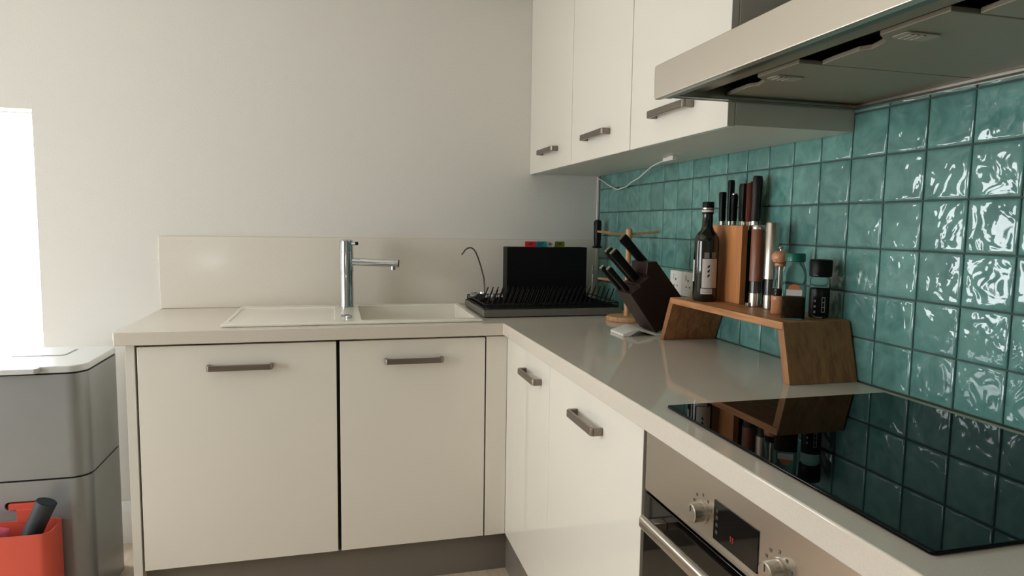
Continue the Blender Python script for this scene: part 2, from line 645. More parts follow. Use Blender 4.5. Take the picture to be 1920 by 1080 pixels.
# worktop: one L-shaped slab with the sink cut-out
SX0, SX1, SY0, SY1 = -1.523, -0.652, -0.555, -0.045
BX0, BX1, BY0, BY1 = -1.072, -0.672, -0.508, -0.092
xs = [-1.824, BX0 - 0.012, BX1 + 0.012, -0.587, 0.0]
ys = [-3.0, -0.604, BY0 - 0.012, BY1 + 0.012, -0.001]


def wt_mask(i, j):
    if j == 0:
        return i == 3
    if i == 1 and j == 2:
        return False
    return True


wt = MB().cells(xs, ys, wt_mask, WB, WT, lambda u, v, t: (u, v, t)).build('worktop', STONE, bevel=0.0035, seg=3)
tag(wt, 'cream quartz L-shaped worktop running from the sink to the hob', 'worktop')

ups = MB().box(-1.824, -0.007, -0.013, -0.0005, WT + 0.0005, 1.194).build('splashback', UPST, bevel=0.0015)
tag(ups, 'glossy cream quartz upstand along the wall behind the sink', 'splashback')

# ================================================================== SINK AND TAP
sl = (-1.09, -0.3, WT)
sink = thing('sink', 'white ceramic inset sink with drainer left and bowl right', 'sink', sl)
DX0, DX1, DY0, DY1 = -1.508, -1.165, -0.482, -0.118
ST = WT + 0.010
xs = [SX0, DX0, DX1, BX0, BX1, SX1]
ys = [SY0, BY0, DY0, DY1, BY1, SY1]


def s_mask(i, j):
    if i == 1 and j == 2:
        return False
    if i == 3 and j in (1, 2, 3):
        return False
    return True


MB().cells(xs, ys, s_mask, WT + 0.0005, ST, lambda u, v, t: (u, v, t)).build('rim', CERAM, sink, bevel=0.003, seg=3, off=sl)
MB().box(DX0 - 0.002, DX1 + 0.002, DY0 - 0.002, DY1 + 0.002, WT + 0.0006, ST - 0.0045).build('drainer', CERAM, sink, off=sl)
b = MB()
t = 0.008
b.box(BX0 - t, BX0, BY0 - t, BY1 + t, 0.72, WT + 0.002)
b.box(BX1, BX1 + t, BY0 - t, BY1 + t, 0.72, WT + 0.002)
b.box(BX0, BX1, BY0 - t, BY0, 0.72, WT + 0.002)
b.box(BX0, BX1, BY1, BY1 + t, 0.72, WT + 0.002)
b.box(BX0 - t, BX1 + t, BY0 - t, BY1 + t, 0.712, 0.72)
b.build('bowl', CERAM, sink, off=sl)
kb = MB().lathe([(0.013, 0), (0.013, 0.006), (0.011, 0.009)], 20)
kb.box(-0.030, 0.004, -0.005, 0.005, 0.006, 0.013)
kb.xf(Matrix.Translation((-1.116, -0.455, ST)) @ Matrix.Rotation(R_(10), 4, 'Z'))
kb.build('waste_knob', CHROME, sink, bevel=0.0012, off=sl)

tl = (-1.1165, -0.136, ST)
tap = thing('kitchen_tap', 'chrome single-lever kitchen tap behind the sink', 'tap', tl)
MB().lathe([(0.027, 0), (0.0275, 0.004), (0.0262, 0.008), (0.0258, 0.136), (0.0250, 0.1365)], 40).build('column', CHROME, tap)
MB().lathe([(0.0245, 0.1365), (0.0245, 0.139), (0.0268, 0.1395), (0.0268, 0.220), (0.0245, 0.2205), (0.0245, 0.223)], 40).build('collar', CHROME, tap)
MB().lathe([(0.0262, 0.223), (0.0262, 0.262), (0.025, 0.267), (0.020, 0.270)], 40).build('cap', CHROME, tap)
sp = Vector((0.20, -0.035, -0.006))
MB().tube([Vector((0.015, 0, 0.182)), Vector((0.03, -0.004, 0.182)), Vector((0, 0, 0.182)) + sp], [0.0165, 0.0155, 0.0152], 24).build('spout', CHROME, tap)
e = Vector((0, 0, 0.182)) + sp
MB().tube([e, e + sp.normalized() * 0.003], [0.0156, 0.0150], 24).build('spout_end', BLACKP, tap)
n_ = Vector((0, 0, 0.182)) + sp * 0.90
MB().lathe([(0.0085, -0.026), (0.010, -0.025), (0.010, -0.010)], 18, tuple(n_)).build('nozzle', CHROME, tap)
lv = MB().tube([(0.018, -0.012, 0.253), (0.036, -0.026, 0.255)], 0.0062, 14)
lo = lv.build('lever', CHROME, tap)
MB().tube([(0.036, -0.026, 0.255), (0.041, -0.030, 0.2555)], [0.0072, 0.0068], 14).build('lever_tip', BLACKP, lo)

# ================================================================== WALL CUPBOARDS
CZ0, CZ1 = 1.482, 2.22
for (ya, yb, da, lab) in ((-0.002, -0.540, -0.032, 'tall white wall cupboard in the corner against the painted wall'),
                          (-0.541, -1.0485, -0.543, 'white wall cupboard in the middle of the row of three'),
                          (-1.0495, -1.557, -1.0515, 'white wall cupboard nearest the cooker hood')):
    loc = (-0.16, (ya + yb) / 2, CZ0)
    u = thing('wall_cupboard', lab, 'cupboard', loc)
    shell('x', -0.3065, 0.003, yb, ya, CZ0, CZ1, t=0.018, top=True).build('body', CARC, u, off=loc)
    d = MB().box(-0.3265, -0.3085, yb + 0.001, da, CZ0 - 0.003, CZ1).build('door', DOOR, u, bevel=0.0015, off=loc)
    add_handle(d, (-0.3265 - loc[0], (yb + da) / 2 - 0.006 - loc[1], 1.553 - loc[2]), R_(-90), H20)
    if da == -0.032:
        MB().box(-0.3255, -0.3085, -0.030, -0.0015, CZ0 - 0.003, CZ1).build('filler_strip', DOOR, u, bevel=0.001, off=loc)

# ================================================================== COOKER HOOD
LATCH = M('pale_grey_latch', (168, 164, 150), 0.45)
HY0, HY1 = -1.563, -2.463
hl = (-0.25, (HY0 + HY1) / 2, 1.523)
hood = thing('cooker_hood', 'brushed steel cooker hood above the black hob', 'hood', hl)
fp = [(HY1, 1.523), (HY0 - 0.006, 1.523), (HY0 - 0.0015, 1.5255), (HY0, 1.531), (HY0, 1.584), (HY0 - 0.0015, 1.5895), (HY0 - 0.006, 1.592), (HY1, 1.592)]
MB().prism(fp, 'x', -0.508, -0.492).build('front_panel', HOODS, hood, bevel=0.002, off=hl)
b = MB()
b.box(-0.4915, -0.001, HY0 - 0.004, HY0 - 0.001, 1.529, 1.59)
b.box(-0.4915, -0.001, HY1 + 0.001, HY1 + 0.004, 1.529, 1.59)
b.box(-0.4915, -0.001, HY1 + 0.004, HY0 - 0.004, 1.586, 1.591)
b.box(-0.004, -0.001, HY1 + 0.004, HY0 - 0.004, 1.529, 1.586)
b.build('canopy', HOODS, hood, off=hl)
# inward lips
b = MB()
b.box(-0.4915, -0.470, HY1 + 0.004, HY0 - 0.004, 1.527, 1.5285)
b.box(-0.4915, -0.005, HY0 - 0.022, HY0 - 0.0045, 1.530, 1.5315)
b.box(-0.022, -0.005, HY1 + 0.005, HY0 - 0.023, 1.530, 1.5315)
b.build('rim_lip', M('hood_lip_grey', (112, 108, 100), 0.3, metal=0.8), hood, off=hl)
MB().box(-0.491, -0.392, HY1 + 0.005, HY0 - 0.005, 1.546, 1.549).build('front_ledge', UNDER, hood, off=hl)
MB().box(-0.385, -0.005, HY1 + 0.005, HY0 - 0.005, 1.560, 1.563).build('filter_housing', BLACKM, hood, off=hl)
fw_ = (HY0 - HY1 - 0.014) / 3
for q in range(3):
    fa = HY0 - 0.006 - q * (fw_ + 0.001)
    fb = fa - fw_ + 0.002
    # filter with a grip notch cut from its front edge
    nx = -0.340
    ym = fa - 0.165
    poly = [(-0.007, fa), (nx, fa), (nx - 0.004, fa - 0.03), (nx - 0.008, ym + 0.07), (nx + 0.002, ym + 0.055), (nx - 0.010, ym + 0.015), (-0.384, ym - 0.01), (-0.384, fb), (-0.007, fb)]
    fo = MB().prism([(u, v) for u, v in poly], 'z', 1.541, 1.549).build('filter_panel', UNDER, hood, bevel=0.0015, off=hl)
    ly = (fa + fb) / 2 - 0.045
    lb = MB().prism(rrect(-0.366, -0.305, ly - 0.016, ly + 0.016, 0.006, 3), 'z', 1.5385, 1.5405)
    lt = lb.build('latch', LATCH, fo, off=hl)
    for g in range(3):
        lb2 = MB().box(-0.357 + g * 0.011, -0.351 + g * 0.011, ly - 0.012, ly + 0.012, 1.5368, 1.5384)
        lb2.build('latch_rib', LATCH, fo, bevel=0.0008, off=hl)
MB().box(-0.30, -0.002, -2.16, -1.865, 1.5915, 2.42).build('chimney', HOODS, hood, bevel=0.002, off=hl)

# ================================================================== HOB
ho = thing('induction_hob', 'black glass hob set on the worktop above the oven', 'hob', (-0.287, -2.035, WT))
MB().prism(rrect(-0.256, 0.252, -0.30, 0.30, 0.006, 4), 'z', 0.0006, 0.0055).build('glass', BLACKG, ho, bevel=0.0015, seg=2)

# ================================================================== OVEN
OY0, OY1 = -1.703, -2.298
ol = (-0.3, (OY0 + OY1) / 2, 0.27)
oven = thing('built_in_oven', 'steel built-in oven with black glass door under the hob', 'oven', ol)
MB().box(-0.545, -0.03, OY1 + 0.02, OY0 - 0.015, 0.27, WB - 0.002).build('housing', DARKC, oven, off=ol)
MB().box(-0.567, -0.546, OY1, OY0, 0.738, 0.860).build('control_panel', STEEL, oven, bevel=0.0015, off=ol)
dr = MB().box(-0.567, -0.546, OY1, OY0, 0.275, 0.733).build('door', OVENG, oven, bevel=0.0015, off=ol)
b = MB().prism(rrect(-0.609, -0.594, 0.690, 0.716, 0.007, 4), 'y', OY1 + 0.055, OY0 - 0.062)
b.build('door_handle', STEEL, dr, bevel=0.003, off=ol)
for yy in (OY0 - 0.085, OY1 + 0.078):
    MB().box(-0.595, -0.5665, yy - 0.011, yy + 0.011, 0.695, 0.711).build('handle_bracket', STEEL, dr, bevel=0.002, off=ol)
MB().box(-0.5685, -0.5665, -2.072, -1.954, 0.755, 0.820).build('display', OVENG, oven, off=ol)
REDL = M('red_digit', (120, 20, 12), 0.4, emit=(200, 40, 25), estr=0.12)
b = MB()
for yy in (-2.004, -2.010):
    b.box(-0.5692, -0.5686, yy - 0.0016, yy + 0.0016, 0.7715, 0.7755)
    b.box(-0.5692, -0.5686, yy - 0.0016, yy + 0.0016, 0.7765, 0.7805)
b.build('display_digits', REDL, oven, off=ol)
b = MB()
for i in range(4):
    z = 0.766 + i * 0.012
    b.box(-0.5691, -0.5686, -1.967, -1.961, z, z + 0.006)
b.build('display_symbols', M('dim_symbol', (54, 54, 54), 0.4), oven, off=ol)
for ky in (-1.917, -2.118):
    b = MB().lathe([(0.0195, 0.0), (0.0195, 0.003), (0.0165, 0.0032), (0.0158, 0.021), (0.014, 0.0225), (0.012, 0.0225)], 32)
    b.xf(Matrix.Translation((-0.5672, ky, 0.783)) @ Matrix.Rotation(R_(-90), 4, 'Y'))
    kn = b.build('knob', STEEL, oven, off=ol)
    MB().box(-0.5903, -0.5896, ky - 0.0008, ky + 0.0008, 0.786, 0.796).build('knob_mark', INK, kn, off=ol)
    b = MB()
    for a in (-70, -40, 0, 35, 65):
        cy, cz = ky - 0.029 * math.sin(R_(a)), 0.783 + 0.029 * math.cos(R_(a))
        b.box(-0.5677, -0.567, cy - 0.0022, cy + 0.0022, cz - 0.0022, cz - 0.0012)
        b.box(-0.5677, -0.567, cy - 0.0022, cy + 0.0022, cz + 0.0012, cz + 0.0022)
        b.box(-0.5677, -0.567, cy - 0.0022, cy - 0.0014, cz - 0.0022, cz + 0.0022)
        if a:
            b.box(-0.5677, -0.567, cy + 0.0014, cy + 0.0022, cz - 0.0022, cz + 0.0022)
    b.build('panel_symbols', GREYINK, oven, off=ol)

# ================================================================== DRYING RACK AND WHAT STANDS IN IT
RX0, RX1, RY0, RY1 = -0.628, -0.075, -0.468, -0.085
rl = ((RX0 + RX1) / 2, (RY0 + RY1) / 2, WT)
rack = thing('drying_rack', 'low black dish drying rack with rows of prongs in the corner', 'dish rack', rl)
b = MB()
t = 0.003
b.cells([RX0, RX0 + t, RX1 - t, RX1], [RY0, RY0 + t, RY1 - t, RY1], lambda i, j: not (i == 1 and j == 1), WT + 0.004, WT + 0.030, lambda u, v, w_: (u, v, w_))
b.box(RX0 + t, RX1 - t, RY0 + t, RY1 - t, WT + 0.004, WT + 0.007)
b.build('tray', DGREY, rack, bevel=0.001, off=rl)
for xx in (RX0 + 0.03, RX1 - 0.03):
    for yy in (RY0 + 0.03, RY1 - 0.03):
        MB().lathe([(0.01, WT + 0.0003), (0.01, WT + 0.0045)], 12, (xx, yy, 0)).build('foot', BLACKP, rack, off=rl)
ri = 0.006
rp_ = rrect(RX0 + ri, RX1 - ri, RY0 + ri, RY1 - ri, 0.02, 4)
b = MB()
for z in (WT + 0.034, WT + 0.050):
    b.tube([(x, y, z) for x, y in rp_ + rp_[:2]], 0.0022, 8)
for k in range(0, len(rp_)):
    x, y = rp_[k]
    b.tube([(x, y, WT + 0.028), (x, y, WT + 0.050)], 0.0016, 6)
for i in range(1, 12):
    x = RX0 + ri + (RX1 - RX0 - 2 * ri) * i / 12
    for y in (RY1 - ri,):
        b.tube([(x, y, WT + 0.028), (x, y, WT + 0.050)], 0.0016, 6)
b.build('wire_rim', BLACKP, rack, off=rl)
for i in range(13):
    y = RY0 + 0.025 + i * (RY1 - RY0 - 0.05) / 12
    MB().tube([(RX0 + ri, y, WT + 0.034), (RX1 - ri, y, WT + 0.034)], 0.0017, 6).build('wire_bar', BLACKP, rack, off=rl)
pm = MB().tube([(0, 0, 0), (0.004, 0, 0.012), (0.024, 0, 0.064), (0.0245, 0, 0.0655)], [0.0026, 0.0026, 0.0024, 0.0012], 8).build('prong', BLACKP)
COL.objects.unlink(pm)
for row, y in enumerate((-0.395, -0.285)):
    for i in range(25):
        o = bpy.data.objects.new('prong', pm.data)
        COL.objects.link(o)
        o.parent = rack
        o.location = (RX0 + 0.025 + i * 0.0208 + row * 0.007 - rl[0], y - rl[1], 0.034)

# chopping board case and the four boards in it
cx0, cx1, cy0, cy1, cz0, cz1 = -0.4755, -0.1235, -0.200, -0.135, WT + 0.037, 1.166
cl = ((cx0 + cx1) / 2, (cy0 + cy1) / 2, cz0)
case = thing('chopping_board_case', 'black upright chopping board case standing in the drying rack', 'board case', cl)
b = MB().cells([cx0, cx0 + 0.006, cx1 - 0.006, cx1], [cy0, cy0 + 0.006, cy1 - 0.006, cy1], lambda i, j: not (i == 1 and j == 1), cz0 + 0.006, cz1, lambda u, v, w_: (u, v, w_))
b.box(cx0, cx1, cy0, cy1, cz0, cz0 + 0.006)
b.build('shell', BLACKM, case, bevel=0.003, seg=3, off=cl)
for k, (ta, tb, nm, rgb, lab) in enumerate(((-0.394, -0.346, 'red', (196, 30, 52), 'chopping board with a red index tab'),
                                            (-0.342, -0.296, 'teal', (40, 136, 150), 'chopping board with a blue index tab'),
                                            (-0.294, -0.262, 'white', (216, 210, 200), 'chopping board with a white index tab'),
                                            (-0.252, -0.209, 'green', (106, 122, 30), 'chopping board with a green index tab'))):
    y = -0.187 + k * 0.011
    mt = M('board_' + nm, rgb, 0.45)
    bl = ((cx0 + cx1) / 2, y, cz0 + 0.0065)
    bo = thing('chopping_board', lab + ' in the black case', 'chopping board', bl, group='index chopping boards in the case')
    MB().prism(rrect(cx0 + 0.012, cx1 - 0.012, cz0 + 0.0065, cz1 - 0.006, 0.012, 4), 'y', y, y + 0.006).build('board', mt, bo, off=bl)
    tb_ = MB().prism(rrect(ta, tb, cz1 - 0.008, 1.1895, 0.005, 4), 'y', y + 0.0005, y + 0.0055).build('tab', mt, bo, off=bl)
    c = (ta + tb) / 2
    ic = MB()
    if nm == 'teal':
        ic.prism([(c - 0.012, 1.1745), (c - 0.002, 1.1765), (c + 0.012, 1.1845), (c + 0.008, 1.1855), (c - 0.004, 1.180)], 'y', y + 0.0001, y + 0.0005)
    elif nm == 'white':
        ic.lathe([(0.007, -0.0002), (0.007, 0.0002)], 14)
        ic.xf(Matrix.Translation((c, y + 0.0003, 1.1785)) @ Matrix.Rotation(R_(90), 4, 'X') @ Matrix.Diagonal((1.2, 0.8, 1, 1)))
    else:
        ic.prism([(c - 0.011, 1.1755), (c + 0.006, 1.1750), (c + 0.012, 1.1795), (c + 0.005, 1.1838), (c - 0.009, 1.182)], 'y', y + 0.0001, y + 0.0005)
    ic.build('tab_icon', M('icon_' + nm, [int(v * 0.55) for v in rgb], 0.5), tb_, off=bl)

# ladle with hooked handle standing in the rack
ll = (-0.585, -0.20, WT + 0.037)
lad = thing('ladle', 'metal ladle with a long hooked handle standing in the rack', 'ladle', ll)
prof = []
for k in range(9):
    a = R_(90 * k / 8)
    prof.append((0.030 * math.sin(a) + 0.0008, -0.030 * math.cos(a)))
inner = [(r * 0.93, z * 0.93 + 0.0) for r, z in reversed(prof)]
MB().lathe(prof + inner, 28, (-0.012, 0.0, 0.0305), closed=False).build('bowl', CHROME, lad)
hp = [(0.017, 0.0, 0.028), (0.016, 0, 0.060), (0.013, 0, 0.092), (0.0, 0, 0.140), (-0.010, 0, 0.170), (-0.020, 0, 0.195), (-0.030, 0, 0.209), (-0.042, 0, 0.2155),
      (-0.055, 0, 0.2135), (-0.066, 0, 0.205), (-0.074, 0, 0.193), (-0.079, 0, 0.187)]
MB().tube(hp, [0.0036, 0.0034, 0.0032, 0.003, 0.003, 0.003, 0.003, 0.003, 0.003, 0.003, 0.003, 0.0034], 10).build('handle', M('dark_steel', (96, 90, 84), 0.3, metal=1.0), lad)

# small shiny utensil beside the ladle
sl2 = (-0.545, -0.235, WT + 0.037)
spn = thing('metal_utensil', 'small shiny rounded metal utensil behind the left prongs of the rack', 'utensil', sl2)
pr_ = [(0.016 * math.sin(R_(180 * k / 12)) + 0.0003, 0.016 - 0.016 * math.cos(R_(180 * k / 12))) for k in range(13)]
MB().lathe(pr_, 20).build('ball', CHROME, spn)
MB().tube([(0.0, 0, 0.030), (0.010, 0, 0.040), (0.022, 0, 0.044)], 0.0015, 8).build('clip', CHROME, spn)

# sharpening steel
SATIN = M('satin_steel_rod', (206, 202, 194), 0.42, metal=0.7)
zl = (-0.046, -0.12, WT + 0.037)
st = thing('sharpening_steel', 'sharpening steel with black handle upright in the rack corner', 'knife steel', zl)
MB().lathe([(0.003, 0.0), (0.0068, 0.006), (0.0072, 0.215)], 16).build('rod', SATIN, st)
MB().lathe([(0.010, 0.213), (0.021, 0.215), (0.022, 0.220), (0.015, 0.224), (0.0145, 0.232), (0.0165, 0.26), (0.0165, 0.30), (0.0175, 0.325), (0.014, 0.334), (0.006, 0.338)], 20).build('handle', BLACKP, st)
sp3 = (-0.073, -0.135, WT + 0.037)
s3 = thing('metal_utensil', 'thin pale metal rod upright left of the sharpening steel', 'utensil', sp3)
MB().tube([(0, 0, 0), (0.004, 0, 0.10)], [0.0016, 0.0022], 8).build('rod', STEEL, s3)
MB().tube([(0.004, 0, 0.10), (0.0055, 0, 0.14)], [0.0045, 0.0038], 10).build('grip', STEEL, s3)

# ================================================================== MUG TREE
ml = (-0.118, -0.606, WT)
mug = thing('mug_tree', 'pale wooden mug tree with round base behind the dark knife block', 'mug tree', ml)
MB().lathe([(0.072, 0.0005), (0.075, 0.004), (0.075, 0.013), (0.071, 0.018)], 48).build('base', PALEW, mug)
MB().lathe([(0.0105, 0.017), (0.0100, 0.30), (0.0115, 0.305), (0.0125, 0.330), (0.010, 0.338), (0.004, 0.341)], 20).build('pole', PALEW, mug)
for (a, z, L) in ((-8, 0.318, 0.108), (172, 0.316, 0.112), (-10, 0.145, 0.105), (170, 0.145, 0.105)):
    d = Vector((math.cos(R_(a)), math.sin(R_(a)), 0.10))
    p0 = Vector((0, 0, z)) + d * 0.006
    MB().tube([p0, p0 + d * (L * 0.9), p0 + d * L], [0.0048, 0.0046, 0.0035], 12).build('peg', PALEW, mug)

# ================================================================== DARK KNIFE BLOCK
kl = (-0.16, -0.90, WT)
kb_ = thing('knife_block', 'slanted dark wood knife block on a white foot behind the riser', 'knife block', kl)
KY0, KY1 = -0.952, -0.836
prof = [(-0.172, 0.921), (-0.264, 1.046), (-0.232, 1.068), (-0.236, 1.076), (-0.204, 1.098), (-0.212, 1.110), (-0.209, 1.146), (-0.178, 1.149), (-0.084, 1.033), (-0.136, 0.933)]
MB().prism(prof, 'y', KY0, KY1).build('block', DWOOD, kb_, bevel=0.002, off=kl)
pl = MB().prism([(-0.285, 0.9105), (-0.285, 0.914), (-0.230, 0.935), (-0.187, 0.9325), (-0.140, 0.9145), (-0.10, 0.914), (-0.10, 0.9105), (-0.142, 0.9105), (-0.186, 0.9255), (-0.226, 0.9275), (-0.25, 0.9108)], 'y', KY0 - 0.022, KY1 - 0.02)
# foot plate : white wedge poking out in front
pl = MB()
pl.prism([(-0.283, 0.9105), (-0.284, 0.9185), (-0.228, 0.9355), (-0.205, 0.9300), (-0.168, 0.9185), (-0.100, 0.9185), (-0.100, 0.9105), (-0.172, 0.9105), (-0.212, 0.9235), (-0.230, 0.9285), (-0.262, 0.9105)], 'y', KY0 + 0.004, KY1 - 0.01)
fo = pl.build('foot_plate', WHITEP, kb_, bevel=0.0012, off=kl)
em = MB().prism([(-0.262, -0.887), (-0.250, -0.885), (-0.248, -0.893), (-0.260, -0.896)], 'z', 0, 0.0008)
em.xf(Matrix.Translation((-0.256, 0, 0.9246)) @ Matrix.Rotation(R_(-19.6), 4, 'Y') @ Matrix.Translation((0.256, 0, 0)))
em.build('foot_mark', GREYINK, fo, off=kl)


def knife(p0, d, L, wv, name_label, hw=0.011, ht=0.0075, mat=BLACKP, cap=True, bladew=0.02, embed=0.05, grp=None, tang=False):
    """handle runs from p0 along d for L; wv = width direction"""
    p0, d, wv = Vector(p0), Vector(d).normalized(), Vector(wv).normalized()
    wv = (wv - d * wv.dot(d)).normalized()
    n = d.cross(wv)
    k = thing('kitchen_knife', name_label, 'knife', tuple(p0), group=grp)
    Mx = Matrix((wv, n, d)).transposed().to_4x4()
    secs = [(0.0, 0.80, 0.9), (0.012, 0.9, 1), (L * 0.35, 0.86, 1), (L * 0.7, 0.95, 1), (L * 0.93, 1.08, 1), (L, 0.95, 0.85)]
    b = MB()
    vs, fs = [], []
    for z, a, t_ in secs:
        for x, y in rrect(-hw * a, hw * a, -ht * t_, ht * t_, ht * 0.55, 2):
            vs.append((x, y, z))
    c = len(vs) // len(secs)
    for j in range(len(secs) - 1):
        for i in range(c):
            fs.append((j * c + i, j * c + (i + 1) % c, (j + 1) * c + (i + 1) % c, (j + 1) * c + i))
    fs += [tuple(range(c)), tuple((len(secs) - 1) * c + i for i in range(c))]
    b.add(vs, fs).xf(Mx)
    h = b.build('handle', mat, k)
    if cap:
        b = MB().prism(rrect(-hw * 0.9, hw * 0.9, -ht * 0.85, ht * 0.85, ht * 0.5, 2), 'z', L - 0.0005, L + 0.0035).xf(Mx)
        b.build('end_cap', STEEL, h)
    b = MB().prism(rrect(-hw * 0.86, hw * 0.86, -ht * 0.8, ht * 0.8, ht * 0.5, 2), 'z', -0.011, 0.0006).xf(Mx)
    b.build('bolster', STEEL, k)
    if tang:
        MB().box(hw * 0.55, hw * 1.04, -0.0012, 0.0012, 0.003, L - 0.001).xf(Mx).build('tang', STEEL, h)
        MB().box(-hw * 1.04, -hw * 0.55, -0.0012, 0.0012, 0.003, L - 0.001).xf(Mx).build('tang', STEEL, h)
    b = MB().box(-bladew / 2, bladew / 2, -0.0009, 0.0009, -embed, -0.010).xf(Mx)
    b.build('blade', STEEL, k)
    return k


kd = (-0.69, 0.0, 0.72)
G1 = 'knives in the dark block'
for (x, z, y, L, lab, hw) in ((-0.183, 1.136, -0.872, 0.122, 'black-handled knife highest in the dark block', 0.0150),
                              (-0.222, 1.090, -0.858, 0.128, 'black-handled knife in the middle step of the dark block, left one', 0.0140),
                              (-0.226, 1.090, -0.900, 0.122, 'black-handled knife in the middle step of the dark block, right one', 0.0140),
                              (-0.258, 1.054, -0.850, 0.098, 'short black-handled knife lowest left in the dark block', 0.009),
                              (-0.256, 1.054, -0.900, 0.098, 'short black-handled knife lowest right in the dark block', 0.009)):
    p = Vector((x, y, z)) + Vector(kd).normalized() * 0.004 + Vector((0.008, 0, -0.004))
    knife(p, kd, L, (0.72, 0, 0.69), lab, hw=hw, ht=0.0088, grp=G1, embed=0.04, bladew=0.016, tang=True)

# ================================================================== SOCKETS, CABLE
for i, (yc, lab) in enumerate(((-0.768, 'white wall socket half hidden by the dark knife block'), (-0.853, 'white wall socket just left of the oil bottle'))):
    so = thing('wall_socket', lab, 'socket', (-0.0005, yc, 1.065), group='sockets on the tiles')
    f = MB().prism(rrect(-0.0415, 0.0415, -0.0415, 0.0415, 0.004, 3), 'x', -0.009, 0.0).build('plate', WHITEP, so, bevel=0.0015)
    b = MB()
    b.box(-0.0096, -0.0088, -0.003, 0.003, 0.008, 0.016)
    b.box(-0.0096, -0.0088, -0.014, -0.008, -0.012, -0.007)
    b.box(-0.0096, -0.0088, 0.008, 0.014, -0.012, -0.007)
    b.build('pin_holes', INK, f)
    MB().prism(rrect(0.012, 0.026, 0.012, 0.030, 0.002, 2), 'x', -0.0125, -0.0088).build('rocker_switch', WHITEP, so, bevel=0.001)

cab = [(-0.010, -0.020, 1.470), (-0.018, -0.087, 1.458), (-0.020, -0.17, 1.432), (-0.020, -0.259, 1.411), (-0.022, -0.31, 1.414), (-0.024, -0.358, 1.417), (-0.028, -0.42, 1.432), (-0.034, -0.495, 1.443),
       (-0.048, -0.59, 1.462), (-0.068, -0.68, 1.472), (-0.088, -0.77, 1.4755), (-0.104, -0.845, 1.4765)]
pts = []
for i in range(len(cab) - 1):           # Catmull-Rom
    p0, p1, p2, p3 = [Vector(cab[max(0, min(len(cab) - 1, i + q))]) for q in (-1, 0, 1, 2)]
    for s_ in range(5):
        u = s_ / 5
        pts.append(0.5 * ((2 * p1) + (p2 - p0) * u + (2 * p0 - 5 * p1 + 4 * p2 - p3) * u * u + (3 * p1 - p0 - 3 * p2 + p3) * u ** 3))
pts.append(Vector(cab[-1]))
ca = thing('power_cable', 'thin white cable drooping under the wall cupboards in the corner', 'cable', (-0.05, -0.45, 1.44))
MB().tube(pts, 0.0024, 8).build('wire', WHITEP, ca, off=(-0.05, -0.45, 1.44))
b = MB()
b.box(-0.118, -0.100, -0.882, -0.850, 1.470, 1.4815)
b.build('clip', WHITEP, ca, bevel=0.001, off=(-0.05, -0.45, 1.44))
b = MB()
b.box(-0.132, -0.114, -0.945, -0.905, 1.468, 1.4815)
b.build('plug', WHITEP, ca, bevel=0.001, off=(-0.05, -0.45, 1.44))

# ================================================================== WOODEN RISER
sz = 1.047
rl2 = (-0.095, -1.31, WT)
ris = thing('wooden_riser', 'wooden riser shelf with splayed legs against the teal tiles', 'riser', rl2)
ry0, ry1 = -1.060, -1.588
RXF = -0.184
MB().box(RXF, -0.004, ry1, ry0, sz - 0.018, sz).build('top', OAK, ris, bevel=0.0015, off=rl2)
MB().prism([(ry0 + 0.001, sz), (ry0 + 0.058, WT + 0.0005), (ry0 + 0.036, WT + 0.0005), (ry0 - 0.016, sz - 0.0185), (ry0 + 0.001, sz - 0.0185)], 'x', RXF, -0.004).build('leg', OAKL, ris, bevel=0.0012, off=rl2)
MB().prism([(ry1 - 0.001, sz), (ry1 - 0.036, WT + 0.0005), (ry1 - 0.014, WT + 0.0005), (ry1 + 0.016, sz - 0.0185), (ry1 - 0.001, sz - 0.0185)], 'x', RXF, -0.004).build('leg', OAKL, ris, bevel=0.0012, off=rl2)
Z = sz + 0.0005

# oil bottle
bo = thing('oil_bottle', 'dark green glass oil bottle with a white label on the riser', 'bottle', (-0.130, -1.163, Z))
MB().lathe([(0.028, 0), (0.033, 0.002), (0.0345, 0.006), (0.0345, 0.170), (0.033, 0.181), (0.027, 0.193), (0.019, 0.202), (0.0155, 0.212), (0.0142, 0.250), (0.0142, 0.268)], 48).build('glass', BOTG, bo)
cpo = MB().lathe([(0.0158, 0.248), (0.0163, 0.249), (0.0163, 0.280), (0.0150, 0.283)], 32).build('cap', BLACKP, bo)
MB().lathe([(0.0166, 0.262), (0.0166, 0.266)], 32, closed=False).build('cap_ring', STEEL, cpo)
MB().lathe([(0.0166, 0.2535), (0.0166, 0.260)], 32, closed=False).build('cap_band', LABEL, cpo)
# view from camera: angle toward camera
av = math.atan2(-2.886 + 1.163, -1.157 + 0.130)


def patch(r, z0, z1, a0, a1, name, mat, parent, n=14):
    b = MB()
    b.lathe([(r, z0), (r, z1), (r + 0.0004, z1), (r + 0.0004, z0), (r, z0)], n, (0, 0, 0), av + R_(a0), av + R_(a1))
    return b.build(name, mat, parent)


